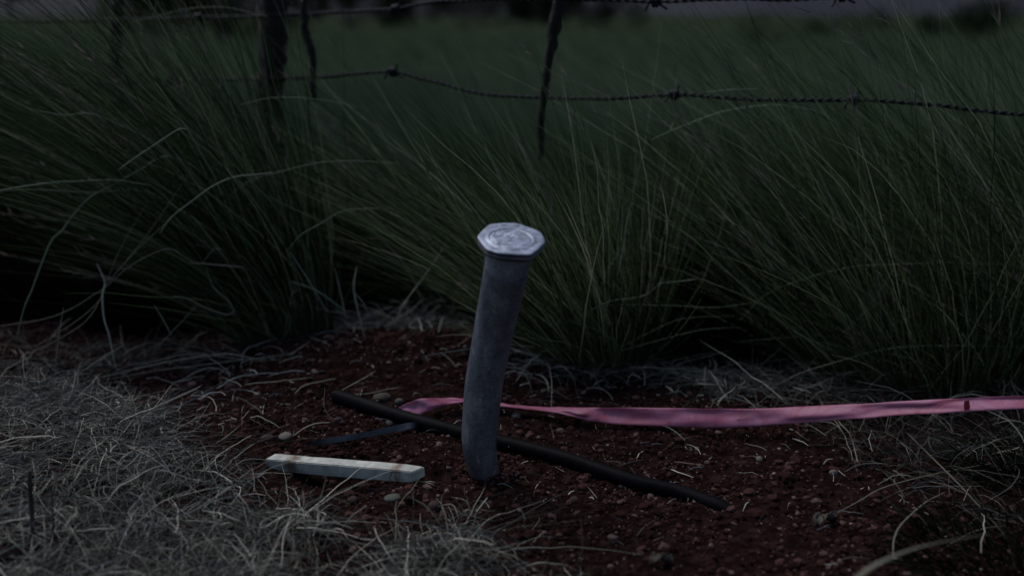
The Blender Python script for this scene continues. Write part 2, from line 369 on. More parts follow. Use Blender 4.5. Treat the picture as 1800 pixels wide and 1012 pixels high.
# ------------------------------------------------------------------ survey marker: bent pipe with octagonal cap
mk = empty('survey_marker', tuple(GH(850, 845)), 'bent grey metal pipe standing in red soil with pale octagonal cast cap', 'marker post')
Yb = 1.25
prof_px = [(862, 872, 25), (857.5, 850, 25.5), (848, 815, 28), (842, 773, 30.5), (845, 735, 32), (848, 698, 33), (853, 660, 33.5), (860, 622, 34), (867, 584, 35), (875, 546, 36.5), (883, 508, 38), (890, 471, 39), (894, 455, 39.5)]
pts, rad = [], []
for i, (px, py, rp) in enumerate(prof_px):
    f = i / (len(prof_px) - 1); Y = Yb - .02 * f - .10 * f ** 2
    p = P(px, py, Y); dep = p[1] * cp - (p[2] - .6) * sp_; pts.append(p); rad.append(rp / F * dep)
pts = pts[:-1]; rad = rad[:-1]; pp = smooth_path(pts, 6); rr = np.interp(np.linspace(0, 1, len(pp)), np.linspace(0, 1, len(rad)), rad)
V, Q = tube(pp, rr, 40)
np_mesh('pipe', local(mk, V), Q, M['pipe'], mk)
# cap plane
cc = P(898, 419, pts[-1][1] - .006)
nrm = Vector((.085, -.255, 1)).normalized(); nv = np.array(nrm)
ex = np.array(Vector((1, 0, 0)) - nrm * nrm.x); ex /= np.linalg.norm(ex); ey = np.cross(nv, ex)
def onplane(px, py):
    r_ = ray(px, py); o_ = np.array(CAM); t = np.dot(cc - o_, nv) / np.dot(r_, nv); q = o_ + r_ * t - cc
    return np.array([q @ ex, q @ ey])
octo = [(838, 415), (848, 404), (860, 393), (884, 391), (908, 391), (931, 399), (951, 407), (956, 416), (959, 425), (947, 436), (934, 447), (906, 446), (877, 444), (866, 440.5), (855, 437), (846, 426)]
o2 = np.array([onplane(*q) for q in octo])
# rounded outline: resample
def dense(poly, k=6, it=1):
    p = poly.copy()
    q = []
    for i in range(len(p)):
        for t in np.linspace(0, 1, k, endpoint=False): q.append(p[i] * (1 - t) + p[(i + 1) % len(p)] * t)
    q = np.array(q)
    for _ in range(it * 3): q = (np.roll(q, 1, 0) + 2 * q + np.roll(q, -1, 0)) / 4
    return q
out = dense(o2); ctr = out.mean(0)
def ringpts(scale, dz, inset=0.0):
    q = ctr + (out - ctr) * scale; r_ = np.linalg.norm(q - ctr, axis=1, keepdims=True); q = ctr + (q - ctr) * (1 - inset / r_)
    return cc + np.outer(q[:, 0], ex) + np.outer(q[:, 1], ey) + nv * dz
def loft(rings, close_first=True):
    n_ = len(rings[0]); V = np.vstack(rings); Q = []
    for i in range(len(rings) - 1):
        for k in range(n_):
            k2 = (k + 1) % n_; Q.append((i * n_ + k, i * n_ + k2, (i + 1) * n_ + k2, (i + 1) * n_ + k))
    return V, np.array(Q)
capo = empty('cap', (0, 0, 0), None, None); capo.parent = mk
bpy.data.objects.remove(capo)
# top plate: concentric rings with relief
rings = []
tp = [(.02, 0), (.15, .0), (.3, .0), (.45, 0), (.585, 0), (.60, -.0004), (.615, -.0004), (.63, .0007), (.655, .0009), (.68, .0006), (.695, 0), (.8, 0), (.9, 0.0), (.955, .0), (.985, -.0003), (.997, -.0010)]
th = np.arctan2((out - ctr)[:, 1], (out - ctr)[:, 0])
a_c = np.linalg.norm(out - ctr, axis=1)
Rm = a_c.mean()
ell = np.stack([np.cos(th) * Rm * 1.02, np.sin(th) * Rm * 1.0], 1)
for s, dz in tp:
    f = np.clip((s - .70) / .25, 0, 1); shape = (ell * (1 - f) + (out - ctr) * f) * s + ctr
    rings.append(cc + np.outer(shape[:, 0], ex) + np.outer(shape[:, 1], ey) + nv * dz)
V, Q = loft(rings); cidx = len(V); V = np.vstack([V, cc + ex * ctr[0] + ey * ctr[1]])
capm = np_mesh('cap', local(mk, V), Q, M['cap'], mk)
# centre fill
bm = bmesh.new(); bm.from_mesh(capm.data); bm.verts.ensure_lookup_table()
n_ = len(out); bm.faces.new([bm.verts[i] for i in range(n_)][::1]); bmesh.ops.recalc_face_normals(bm, faces=bm.faces); bm.to_mesh(capm.data); bm.free()
capm['label'] = 'pale cast octagonal cap with ring and worn raised marks'
# worn relief marks on the cap
def mark(pl, rw, dz=.0003, closed=False):
    q = [np.array(onplane(780 + a / 7.5, 370 + b_ / 7.5)) for a, b_ in pl]
    p3 = smooth_path([cc + ex * a[0] + ey * a[1] + nv * dz for a in q], 6)
    return tube(p3, np.full(len(p3), rw), 6, flat=.55)
marks = [[(650, 330), (690, 275), (740, 270), (770, 310), (730, 340), (670, 350)], [(780, 300), (850, 280), (900, 300), (860, 330), (810, 325)],
 [(760, 250), (800, 290), (830, 345), (900, 355), (930, 340)], [(920, 300), (990, 285), (1040, 300), (1000, 320), (940, 312)],
 [(1060, 310), (1100, 320), (1110, 345)], [(1000, 360), (1030, 380)], [(690, 470), (760, 445), (850, 450), (910, 455)], [(740, 480), (830, 490), (900, 480)],
 [(930, 450), (970, 465), (990, 490)], [(600, 200), (625, 225)], [(650, 195), (660, 220)], [(760, 195), (830, 190)], [(930, 175), (965, 205), (990, 185)],
 [(500, 330), (520, 360), (545, 345)], [(520, 310), (560, 320)], [(1200, 300), (1240, 320)], [(1210, 400), (1230, 420)], [(1180, 480), (1200, 495)], [(1040, 450), (1080, 455)],
 [(790, 380), (800, 420), (840, 410), (900, 385)], [(640, 400), (700, 440), (760, 400)], [(1060, 520), (1110, 510)], [(620, 470), (660, 500)], [(880, 530), (960, 515)]]
V, Q, _ = merge([mark(q, .0006 + .0003 * rng.random()) for q in marks])
np_mesh('raised_marks', local(mk, V), Q, M['cap'], mk)
# lower flange and collar
rings = [ringpts(.9965, -.0010), ringpts(1.0, -.0018), ringpts(.995, -.0034), ringpts(.975, -.0042), ringpts(.955, -.0050), ringpts(.965, -.0058), ringpts(.995, -.0064), ringpts(1.0, -.0078), ringpts(.98, -.0096), ringpts(.90, -.0112), ringpts(.86, -.0118), ringpts(.865, -.0128), ringpts(.80, -.0138), ringpts(.50, -.0140)]
V, Q = loft(rings); np_mesh('flange', local(mk, V), Q, M['capside'], mk)
topc = pp[-1]; axis = unit(pp[-1] - pp[-4]); ca = []; a40 = np.linspace(0, 2 * pi, 40, endpoint=False)
endc = cc - nv * .0145
for f, rs_ in ((0, 1.003), (.2, 1.006), (.6, 1.02), (1, 1.05)):
    c_ = (topc - axis * .012) * (1 - f) + endc * f; nn = unit(axis * (1 - f) + nv * f); u_ = unit(np.cross(nn, [0, 1., 0])); v_ = np.cross(nn, u_)
    ca.append(c_ + (np.outer(np.cos(a40), u_) + np.outer(np.sin(a40), v_)) * rr[-1] * rs_)
V, Q = loft(ca); np_mesh('collar', local(mk, V), Q, M['pipe'], mk)

# ------------------------------------------------------------------ black hose lying on soil
a_ = GH(591, 697, .012); 
hp = [(592, 699), (700, 734), (812, 764), (880, 783), (1000, 818), (1100, 848), (1200, 876), (1296, 897)]
hr = .0110
path = []
for i, (px, py) in enumerate(hp):
    f = i / (len(hp) - 1); path.append(GH(px, py, .010 * (1 - f) - .002))
# keep the hose sitting in the soil
path = smooth_path(path, 10)
hz = hgt(path[:, 0], path[:, 1]); hz = np.convolve(np.pad(hz, 8, mode='edge'), np.ones(17) / 17, 'valid'); path[:, 2] = hz + np.interp(np.linspace(0, 1, len(path)), [0, .2, .5, .85, .96, 1], [.011, .009, .009, .006, -.001, -.010])
hose = empty('black_hose', tuple(path[0] * [1, 1, 0]), 'length of black plastic hose lying across red soil behind the pipe', 'hose')
V, Q = tube(path, np.linspace(hr * 1.02, hr * .95, len(path)), 20); 
V2, Q2 = tube(path[:12], np.full(12, hr * .78), 20)
V, Q, _ = merge([(V, Q), (V2, Q2[:, ::-1])]); np_mesh('tube', local(hose, V), Q, M['rubber'], hose)
T0 = unit(path[1] - path[0]); ring = []
for k, s in ((0, 1.02), (0, .78)):
    vv, _q = tube(path[:2], hr * s, 20); ring.append(vv[:20] - T0 * .0004)
V, Q = loft(ring); np_mesh('cut_end', local(hose, V), Q, M['rim'], hose)

# ------------------------------------------------------------------ blue-grey strip
sp = [(538, 779), (560, 777), (600, 771), (650, 762), (700, 752), (725, 747), (738, 746)]
wd = [2, 4.5, 5.5, 5, 6, 5, .8]
top, bot = [], []
for (px, py), q in zip(sp, wd):
    top.append(GH(px, py - q, .014)); bot.append(GH(px, py + q, .006))
top, bot = smooth_path(top, 5), smooth_path(bot, 5); back = np.array([0, .004, -.002])
st = tag(np_mesh('flat_strip', *loft([np.array(top), np.array(bot), np.array(bot) + back, np.array(top) + back])[:2], M['strip']), 'narrow blue-grey flat strip with pointed tip lying on soil left of the pipe', 'strip')
bpy.data.objects.remove(st)
n_ = len(top); V = np.vstack([top, bot, bot + back, top + back]); Q = []
for k in range(4):
    for i in range(n_ - 1):
        k2 = (k + 1) % 4; Q.append((k * n_ + i, k * n_ + i + 1, k2 * n_ + i + 1, k2 * n_ + i))
o = np_mesh('flat_strip', V, Q, M['strip'], smooth=False); tag(o, 'narrow blue-grey flat strip with pointed tip lying on soil left of the pipe', 'strip')

# ------------------------------------------------------------------ white painted stick
zt = .034
c1 = G(472, 804, zt); c2 = G(727, 829, zt); d = unit(c2 - c1); Lw = np.linalg.norm(c2 - c1)
ang = math.atan2(d[1], d[0])
bm = bmesh.new(); hw, hh = .0095, .0085
sec = 14; prevs = []
for i in range(sec + 1):
    t = i / sec; xx = -Lw / 2 + Lw * t; e = .0006
    k = 1.0; hb = hh
    if t > .96: k = .93
    row = []
    for (yy, zz) in ((-hw, -hh), (hw, -hh), (hw, hh), (-hw, hh)):
        row.append(bm.verts.new((xx + (yy * .35 if i in (0,) else (0.012 if (i == sec and yy > 0) else 0)), yy * k + rng.normal(0, .00025), zz * (1 if t < .97 else .85) + rng.normal(0, .0002))))
    prevs.append(row)
for i in range(sec):
    for k in range(4): bm.faces.new((prevs[i][k], prevs[i][(k + 1) % 4], prevs[i + 1][(k + 1) % 4], prevs[i + 1][k]))
bm.faces.new(prevs[0][::-1]); bm.faces.new(prevs[-1])
bmesh.ops.recalc_face_normals(bm, faces=bm.faces)
bmesh.ops.bevel(bm, geom=[e for e in bm.edges if e.calc_face_angle(0) > .6], offset=.0011, segments=2, affect='EDGES')
me = bpy.data.meshes.new('painted_stick'); bm.to_mesh(me); bm.free(); me.materials.append(M['wood'])
wo = bpy.data.objects.new('painted_stick', me); COL.objects.link(wo)
mid = (c1 + c2) / 2; wo.location = (mid[0], mid[1] + hw * .9, zt - hh); wo.rotation_euler = (R(3), R(-1.0), ang)
tag(wo, 'short flat stick painted white with brown stains lying on soil left of pipe foot', 'stick')

# ------------------------------------------------------------------ pink tape
tl = [(700, 716), (722, 706), (745, 700), (775, 699), (812, 700), (845, 705), (875, 709), (920, 713), (960, 715), (1000, 716), (1050, 716), (1100, 716), (1200, 717), (1300, 718), (1400, 715), (1500, 710), (1600, 704), (1700, 699), (1830, 694)]
bl = [(722, 730), (738, 728), (755, 722), (780, 712), (812, 707), (845, 709), (875, 713), (920, 718), (960, 722), (1005, 731), (1043, 741), (1100, 746), (1200, 750), (1300, 751), (1400, 743), (1500, 736), (1600, 729), (1700, 723), (1830, 716)]
_tx = np.array([700, 740, 780, 850, 900, 960, 1040, 1150, 1280, 1400, 1500, 1600, 1700, 1830]); _tb = [732, 728, 713, 709, 715, 722, 741, 749, 752, 743, 736, 729, 723, 716]
_ty = [GH(a, b_, .006)[1] - .004 for a, b_ in zip(_tx, _tb)]; _ty = np.minimum(_ty, [9, 9, 9, 9, 9, 9, 9, 9, 9, 1.38, 1.35, 1.32, 1.30, 1.27])
_ty = np.convolve(np.pad(_ty, 1, mode='edge'), [.25, .5, .25], 'valid') - .004; print('TAPE', _ty)
def tapeY(px): return np.interp(px, _tx, _ty)
nU = 10; A = smooth_path([P(a, b_, tapeY(a) + .010) for a, b_ in tl], 8); B = smooth_path([P(a, b_, tapeY(a) - .004) for a, b_ in bl], 8)
tps = []
for k in range(nU + 1):
    t = k / nU; row = A * (1 - t) + B * t
    u = np.linspace(0, 1, len(row))
    wob = .0045 * np.sin(t * pi) * (np.sin(u * 21 + t * 2) + .8 * np.sin(u * 47 - t * 3)) + .003 * vnoise(u * 3 + t * .15, t * .25 + u * 0, .07, 2)
    row = row.copy(); row[:, 1] += wob; tps.append(row)
V = np.vstack(tps); n_ = len(A); i0 = (np.arange(nU) * n_)[:, None] + np.arange(n_ - 1)[None, :]
Q = np.stack([i0, i0 + 1, i0 + n_ + 1, i0 + n_], axis=2).reshape(-1, 4)
tape = np_mesh('pink_tape', V, Q, M['tape']); tag(tape, 'long pink marking tape stretched across the soil and past the pipe to the right', 'tape')
md = tape.modifiers.new('t', 'SOLIDIFY'); md.thickness = .0003
# dark red mark on the tape
q = [P(a, b_, tapeY(a) + .002) for a, b_ in ((1692, 702), (1700, 700), (1702, 712), (1698, 722), (1692, 719), (1691, 710))]
q = np.array(q) - np.array([0, .006, 0])
np_mesh('red_patch', np.vstack([q, q + np.array([0, .0006, 0])]), np.array([(0, 1, 4, 5), (1, 2, 3, 4), (11, 10, 7, 6), (10, 9, 8, 7), (0, 6, 7, 1), (1, 7, 8, 2), (2, 8, 9, 3), (3, 9, 10, 4), (4, 10, 11, 5), (5, 11, 6, 0)]), M['redmark'], tape, smooth=False)

# ------------------------------------------------------------------ barbed wire fence
def fenceY(px): return np.interp(px, [0, 500, 950, 1400, 1850], [2.35, 2.10, 1.86, 1.72, 1.62])
def FP(px, py, off=0): return P(px, py, fenceY(px) + off)
fe = empty('barbed_wire_fence', (0, 2.2, 0), 'barbed wire fence on dark crooked stakes running behind the long grass', 'fence')
def wire(pl, barbs):
    c = smooth_path([FP(a, b_) for a, b_ in pl], 40)
    seg = np.linalg.norm(np.diff(c, axis=0), axis=1).sum(); n2 = int(seg / .0035)
    s = np.concatenate([[0], np.cumsum(np.linalg.norm(np.diff(c, axis=0), axis=1))]); u = np.linspace(0, s[-1], n2)
    c = np.stack([np.interp(u, s, c[:, k]) for k in range(3)], 1)
    c[:, 2] += .0022 * vnoise(u, u * 0, .06, 7)
    T = unit(np.gradient(c, axis=0)); a = np.cross(T, [0, 0, 1.]); a = unit(a); b_ = np.cross(a, T); ph = u / .028 * 2 * pi
    P1 = c + (a * np.cos(ph)[:, None] + b_ * np.sin(ph)[:, None]) * .0019; P2 = 2 * c - P1
    V, Q, _ = merge([tube(P1, .0019, 6), tube(P2, .0019, 6)])
    wo_ = np_mesh('barbed_wire', local(fe, V), Q, M['wire'], fe)
    for bx in barbs:
        px, _y = proj(c); i = int(np.argmin(abs(px - bx))); c0 = c[i]; parts = []
        th_ = np.linspace(0, 2 * pi * 2.6, 34); hel = c0 + np.outer(np.linspace(-.0075, .0075, 34), T[i]) + np.outer(np.cos(th_), a[i]) * .0066 + np.outer(np.sin(th_), b_[i]) * .0072
        e1 = hel[0] + (-b_[i] * .9 + a[i] * rng.normal(0, .5) - T[i] * .5) * .016; e2 = hel[-1] + (b_[i] * (.5 * rng.choice([-1, 1])) + T[i] * .9 + a[i] * rng.normal(0, .4)) * .015
        hel2 = c0 + np.outer(np.linspace(.006, -.004, 26), T[i]) + np.outer(np.cos(th_[:26] + 2), a[i]) * .0082 + np.outer(np.sin(th_[:26] + 2), b_[i]) * .0080
        e3 = hel2[0] + (b_[i] * .7 + T[i] * .2) * .011
        parts = [tube(np.vstack([e1, hel, e2]), .0021, 6), tube(np.vstack([e3, hel2]), .0020, 6)]
        V, Q, _ = merge(parts); np_mesh('barb', local(fe, V), Q, M['wire'], wo_)
wire([(-40, 150), (200, 146), (400, 140), (560, 137), (620, 130), (690, 127), (735, 138), (780, 148), (850, 165), (955, 172), (1060, 174), (1183, 167), (1300, 174), (1400, 176), (1502, 176), (1600, 181), (1700, 192), (1840, 206)], [300, 690, 1183, 1502])
wire([(-40, 40), (200, 36), (400, 30), (507, 27), (586, 23), (640, 19), (696, 17), (741, 8), (790, 2), (873, -1), (983, 0), (1100, 1), (1160, 3), (1300, -2), (1400, -1), (1600, -14), (1840, -10)], [350, 696, 1150, 1480])
def stake(name, pl, wpx, jit=.5, off=.0, extra=None):
    q = []
    for a_, b_ in pl: q.append(FP(a_, b_, off))
    foot = q[-1].copy(); foot[2] = -.03 if name == 'post' else q[-1][2] - .03; q = [q[0] + (q[0] - q[1]) * .8] + q + [foot]
    pth = smooth_path(q, 7); t = np.linspace(0, 1, len(pth)); wv = np.interp(t, np.linspace(0, 1, len(wpx)), wpx) / F * (q[1][1] * cp)
    V, Q = tube(pth, wv / 2, 9, jit=jit); V[:, 0] += .004 * vnoise(V[:, 2], V[:, 0], .03, 3)
    top = np.arange(9); o = np_mesh(name, local(fe, V), Q, M['post'], fe)
    bm = bmesh.new(); bm.from_mesh(o.data); bmesh.ops.holes_fill(bm, edges=bm.edges, sides=12); bm.to_mesh(o.data); bm.free(); return o
stake('stake', [(984, 0), (971, 64), (960, 132), (953, 189), (950, 250)], [24, 24, 20, 15, 13, 11, 10], off=-.012)
stake('stake', [(533, 0), (535, 25), (537, 60), (547, 91), (550, 125), (549, 150)], [16, 15, 15, 15, 13, 12], off=-.012)
stake('post', [(482, 0), (481, 60), (478, 130), (476, 180)], [52, 50, 48, 46, 46], .25, off=.03)
stake('post', [(206, 0), (205, 40), (203, 90), (204, 120)], [24, 24, 22, 20], .35, off=.05)

# ------------------------------------------------------------------ grass tussocks
def stems(parent, lst, mname='stalk', Y=None, nm='stalk'):
    for pl, wpx, Y0, Y1, cv in lst:
        n0 = len(pl); q = [P(a, b_, Y0 + (Y1 - Y0) * i / (n0 - 1) - .07) for i, (a, b_) in enumerate(pl)]
        q = smooth_path(q, 6); t = np.linspace(0, 1, len(q)); dep = Y0
        rad = wpx / F * dep * .34 * (.30 + .70 * np.sin(pi * np.clip(t * .92 + .06, 0, 1)) ** .6)
        V, Q = tube(q, rad, 6, flat=.6); C = np.zeros((len(V), 3)); C[:, 0] = cv; C[:, 1] = np.repeat(t, 6)
        if parent: V = local(parent, V)
        np_mesh(nm, V, Q, M[mname], parent, col=C)
def tussock(label, px, py, rad, n_, L, leanv, spread, bendv, wid=(.0010, .0027), seeds=60, segs=9, cat='grass tussock', ysq=.8, grp='grass tussocks along the fence line', cmean=.42, lm='blade', lp=2.2, jt=.14, lv=(.5, 1.45)):
    c = GH(px, py); c[2] = 0
    o = empty('grass_tussock', tuple(c), label, cat, grp)
    def mk_(k, Lr, wr, sprd, bd, cm=cmean, rl=1.0):
        a = rng.random(k) * 2 * pi; r_ = rad * rl * np.sqrt(rng.random(k)); b_ = np.stack([r_ * np.cos(a), r_ * np.sin(a) * ysq, np.zeros(k)], 1)
        wp = c + b_; b_[:, 2] = hgt(wp[:, 0], wp[:, 1]) - .004
        outw = np.stack([np.cos(a), np.sin(a), np.zeros(k)], 1) * (r_ / rad)[:, None]
        xb = rng.random(k) < .09
        d = np.array([0, 0, 1.0]) + outw * sprd * rng.uniform(.5, 1.3, (k, 1)) + np.array(leanv) * rng.uniform(*lv, (k, 1)) + rng.normal(0, jt, (k, 3)) * np.array([1, 1, .3]) + xb[:, None] * rng.normal(0, .55, (k, 3)) * np.array([1, .7, .3])
        d = unit(d); Ls = (Lr[0] * .7 + (Lr[1] - Lr[0] * .7) * rng.random(k) ** lp) * np.where(xb, .55, 1) 
        bend = np.array(bd) * rng.uniform(.2, 1.9, (k, 1)) + rng.normal(0, .09, (k, 3))
        return b_, d, bend, Ls, rng.uniform(*wr, k), np.clip(rng.normal(cm, .23, k), 0, .97)
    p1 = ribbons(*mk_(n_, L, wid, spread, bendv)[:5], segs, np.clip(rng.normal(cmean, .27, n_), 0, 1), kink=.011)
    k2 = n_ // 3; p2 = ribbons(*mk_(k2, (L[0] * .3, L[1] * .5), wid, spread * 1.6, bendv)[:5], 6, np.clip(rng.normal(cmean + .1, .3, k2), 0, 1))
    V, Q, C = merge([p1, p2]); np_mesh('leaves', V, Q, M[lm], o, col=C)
    if seeds:
        b_, d, bend, Ls, ww, rv = mk_(seeds, (L[0] * .95, L[1] * 1.1), (.0012, .0016), spread * .8, bendv)
        s1 = ribbons(b_, d, bend, Ls, ww, 10, np.full(seeds, .9))
        # panicle tips: short hairs off the last third
        per = 14; bb, dd, be, ll = [], [], [], []
        for q_ in range(per):
            t = rng.uniform(.72, 1.0, seeds)[:, None]; pos = b_ + Ls[:, None] * (d * t + bend * t * t); tan = unit(d + 2 * bend * t)
            bb.append(pos); dd.append(unit(tan + rng.normal(0, .25, (seeds, 3)))); be.append(rng.normal(0, .1, (seeds, 3))); ll.append(rng.uniform(.012, .035, seeds))
        k3 = per * seeds
        s2 = ribbons(np.vstack(bb), np.vstack(dd), np.vstack(be), np.concatenate(ll), np.full(k3, .0016), 3, rng.random(k3))
        V, Q, C = merge([s1, s2]); np_mesh('seed_heads', V, Q, M['seed'], o, col=C)
    return o
LN = (-.55, -.05, 0)
tA = tussock('large tussock at left whose blades sweep up and over to the upper left edge', 505, 602, .085, 2100, (.36, .84), (-.22, -.03, 0), .15, (-.50, 0, -.09), seeds=90, cmean=.42, lp=1.35, jt=.09, lv=(.0, 1.5))
tB = tussock('green tussock rooted just right behind the bent pipe', 1030, 622, .11, 2300, (.22, .55), (-.20, -.02, 0), .55, (-.22, 0, -.06), seeds=24, cmean=.52, lp=1.8)
tC = tussock('broad tussock at right with criss-crossing stalks behind the pink tape', 1590, 630, .22, 2500, (.20, .70), (-.20, -.02, 0), .45, (-.24, 0, -.08), seeds=50, cmean=.45)
tD = tussock('tussock coloured near black as shade at the far left edge below the sweeping blades', 40, 520, .26, 4200, (.3, .6), (-.4, .0, 0), .35, (-.35, 0, -.2), seeds=0, cmean=.2, lm='thatch')  # near-black blades stand in for shade under the overhanging grass
tE = tussock('tussock between left tussock and pipe, its blades leaning left behind the straw', 830, 535, .16, 2500, (.22, .60), (-.55, 0, 0), .30, (-.34, 0, -.10), seeds=40, cmean=.46)
tF = tussock('dark tussock behind the gap between pipe tussock and right tussock', 1290, 525, .18, 1700, (.28, .55), (-.22, 0, 0), .40, (-.20, 0, -.05), seeds=30, cmean=.4)
tG = tussock('tussock cut by the right edge of the picture', 1900, 640, .18, 1700, (.4, .8), (-.35, .05, 0), .4, (-.25, 0, -.08), seeds=30)
tH = tussock('tussock around the foot of the thick fence post', 440, 470, .16, 1500, (.3, .66), (-.32, 0, 0), .2, (-.40, 0, -.08), seeds=60, cmean=.34, lp=1.4, jt=.1)
tO = tussock('distant tussock in the upper left corner below the tree', 80, 300, .35, 2200, (.3, .62), (-.30, 0, 0), .25, (-.35, 0, -.06), seeds=80, cmean=.33, lp=1.5, jt=.12)
tI = tussock('thatch coloured near black as shade in the hollow right of the left tussock', 660, 530, .20, 4200, (.18, .34), (-.3, 0, 0), .5, (-.2, 0, -.1), seeds=0, cmean=.1, lm='thatch')  # this and the next three: black tufts added to make hollows look shaded
tJ = tussock('thatch coloured near black as shade in the hollow between the green tussocks', 1250, 606, .20, 5200, (.16, .36), (-.2, 0, 0), .6, (-.2, 0, -.1), seeds=0, cmean=.1, lm='thatch')
tK = tussock('thatch coloured near black as shade in the hollow left of the sweeping tussock', 260, 540, .24, 6000, (.18, .38), (-.3, 0, 0), .5, (-.2, 0, -.1), seeds=0, cmean=.1, lm='thatch')
tM = tussock('low thatch coloured near black as shade under the right hand tussock behind the tape', 1640, 610, .22, 4600, (.08, .20), (-.2, 0, 0), .7, (-.2, 0, -.1), seeds=0, cmean=.1, lm='thatch')
tL = tussock('low tuft coloured blackish as shade filling the lower right corner', 1810, 985, .14, 1900, (.02, .07), (-.2, .0, 0), .9, (-.2, 0, -.3), seeds=0, cmean=.4, lm='thatch')  # this and the next: tufts added to darken the corner and right edge
tN = tussock('low tuft coloured blackish as shade at the right edge just under the tape', 1860, 830, .13, 1500, (.03, .08), (-.2, .0, 0), .9, (-.2, 0, -.3), seeds=0, cmean=.4, lm='thatch')
stems(tA, [
 ([(470, 560), (420, 420), (370, 320), (300, 275), (244, 300), (203, 323), (161, 345), (131, 375), (109, 405), (90, 424), (71, 469), (56, 510), (43, 540), (30, 589)], 4.2, 1.84, 1.70, .5),
 ([(385, 345), (330, 300), (270, 250), (215, 222), (160, 200), (110, 202), (45, 190)], 4.5, 1.82, 1.74, .4),
 ([(209, 298), (228, 284), (277, 251), (313, 228), (329, 227)], 4.5, 1.70, 1.72, .7),
 ([(480, 303), (450, 307), (413, 311), (376, 326), (338, 353), (300, 383), (282, 409)], 4.5, 1.76, 1.70, .7),
 ([(263, 326), (203, 317), (131, 319), (94, 321), (40, 328), (-20, 338)], 6.5, 1.78, 1.70, .45),
 ([(290, 343), (230, 334), (160, 338), (52, 333), (-10, 338)], 2.6, 1.8, 1.72, .45),
 ([(700, 287), (620, 283), (560, 286), (500, 300), (440, 318), (400, 345)], 2.6, 1.8, 1.78, .5),
 ([(690, 366), (640, 367), (600, 372), (560, 395), (530, 412), (505, 440)], 3, 1.8, 1.76, .5),
 ([(640, 190), (560, 175), (480, 172), (420, 185)], 2.4, 1.82, 1.8, .5),
 ([(470, 30), (400, 14), (340, 15), (290, 25), (230, 40)], 3.4, 2.0, 2.0, .5),
 ([(575, 548), (537, 484), (509, 442)], 5, 1.82, 1.8, .9), ([(606, 546), (555, 510), (508, 494)], 4.5, 1.82, 1.8, .8),
], 'gstalk')
dry_l = empty('dry_stalk_clump', tuple(GH(186, 640)), 'thin clump of bent dry stalks in the dark hollow at left', 'dry grass')
stems(dry_l, [
 ([(170, 463), (184, 495), (180, 520), (183, 560), (192, 590), (203, 645)], 5, 1.72, 1.70, .7),
 ([(0, 573), (80, 560), (130, 540), (165, 518), (185, 505), (225, 470), (270, 445), (300, 438), (325, 452), (350, 466)], 4, 1.72, 1.74, .3),
 ([(186, 500), (225, 455), (275, 390), (335, 300)], 2.6, 1.72, 1.78, .3), ([(186, 500), (240, 440), (300, 385)], 3.2, 1.72, 1.76, .3),
 ([(186, 502), (210, 440), (262, 350)], 2, 1.72, 1.76, .2), ([(183, 520), (140, 560), (60, 610)], 2.2, 1.72, 1.66, .25), ([(185, 508), (150, 565), (68, 615)], 2.4, 1.72, 1.66, .3),
 ([(330, 461), (365, 464), (400, 467), (428, 470)], 4, 1.76, 1.76, .6), ([(355, 463), (372, 442), (382, 436), (392, 440)], 3, 1.76, 1.76, .5),
 ([(305, 521), (330, 525), (360, 540), (395, 552), (408, 550), (410, 543), (398, 525), (375, 505), (362, 470)], 3.2, 1.74, 1.74, .6),
 ([(262, 628), (300, 585), (320, 565), (347, 535)], 3.6, 1.72, 1.74, .3), ([(271, 536), (287, 562), (302, 590)], 3, 1.72, 1.74, .6),
 ([(112, 540), (105, 580), (98, 640), (95, 670)], 2.4, 1.66, 1.66, .4), ([(328, 603), (345, 592), (364, 582)], 3, 1.74, 1.74, .5),
 ([(138, 657), (160, 642), (190, 622), (217, 607)], 3, 1.68, 1.7, .7), ([(387, 602), (405, 612), (430, 622)], 2.6, 1.74, 1.74, .4),
 ([(180, 663), (250, 645), (330, 630), (400, 622), (450, 630), (500, 628), (535, 606)], 4, 1.70, 1.74, .6),
 ([(185, 668), (270, 652), (340, 643), (420, 633), (505, 622), (545, 600)], 3.4, 1.70, 1.74, .5),
 ([(250, 640), (330, 622), (400, 628), (470, 634), (520, 620)], 3.2, 1.70, 1.73, .4)])
stems(tC, [
 ([(1473, 222), (1442, 198), (1403, 189), (1349, 185), (1271, 196), (1209, 218), (1145, 245)], 3, 1.8, 1.78, .9),
 ([(1236, 162), (1285, 158), (1333, 156)], 2.6, 1.75, 1.75, .9),
 ([(1222, 416), (1277, 437), (1348, 468), (1399, 501), (1450, 540)], 4, 1.72, 1.76, .7),
 ([(1300, 563), (1349, 516), (1424, 487), (1498, 469), (1577, 464), (1695, 462), (1794, 467)], 3, 1.72, 1.68, .6),
 ([(1340, 694), (1399, 659), (1473, 635), (1547, 615), (1621, 608), (1745, 608), (1810, 612)], 3.4, 1.62, 1.66, .6),
 ([(1505, 360), (1509, 407), (1515, 450), (1523, 490)], 3.4, 1.72, 1.74, .8),
 ([(1720, 447), (1710, 496), (1700, 540), (1695, 578)], 3.2, 1.7, 1.7, .8), ([(1636, 477), (1646, 546), (1652, 598)], 3.4, 1.7, 1.7, .9),
 ([(1419, 645), (1463, 600), (1522, 546), (1572, 472)], 3, 1.7, 1.72, .6), ([(1560, 560), (1640, 578), (1720, 590), (1800, 592)], 2.6, 1.7, 1.68, .4),
 ([(1600, 450), (1650, 520), (1700, 600), (1745, 690)], 2.8, 1.7, 1.68, .5), ([(1300, 600), (1360, 595), (1430, 590), (1500, 598)], 2.4, 1.72, 1.7, .5),
 ([(1480, 470), (1500, 530), (1530, 600), (1550, 640)], 2.4, 1.72, 1.7, .4), ([(1380, 380), (1420, 480), (1490, 560), (1600, 640)], 2.6, 1.76, 1.7, .4),
], 'gstalk')
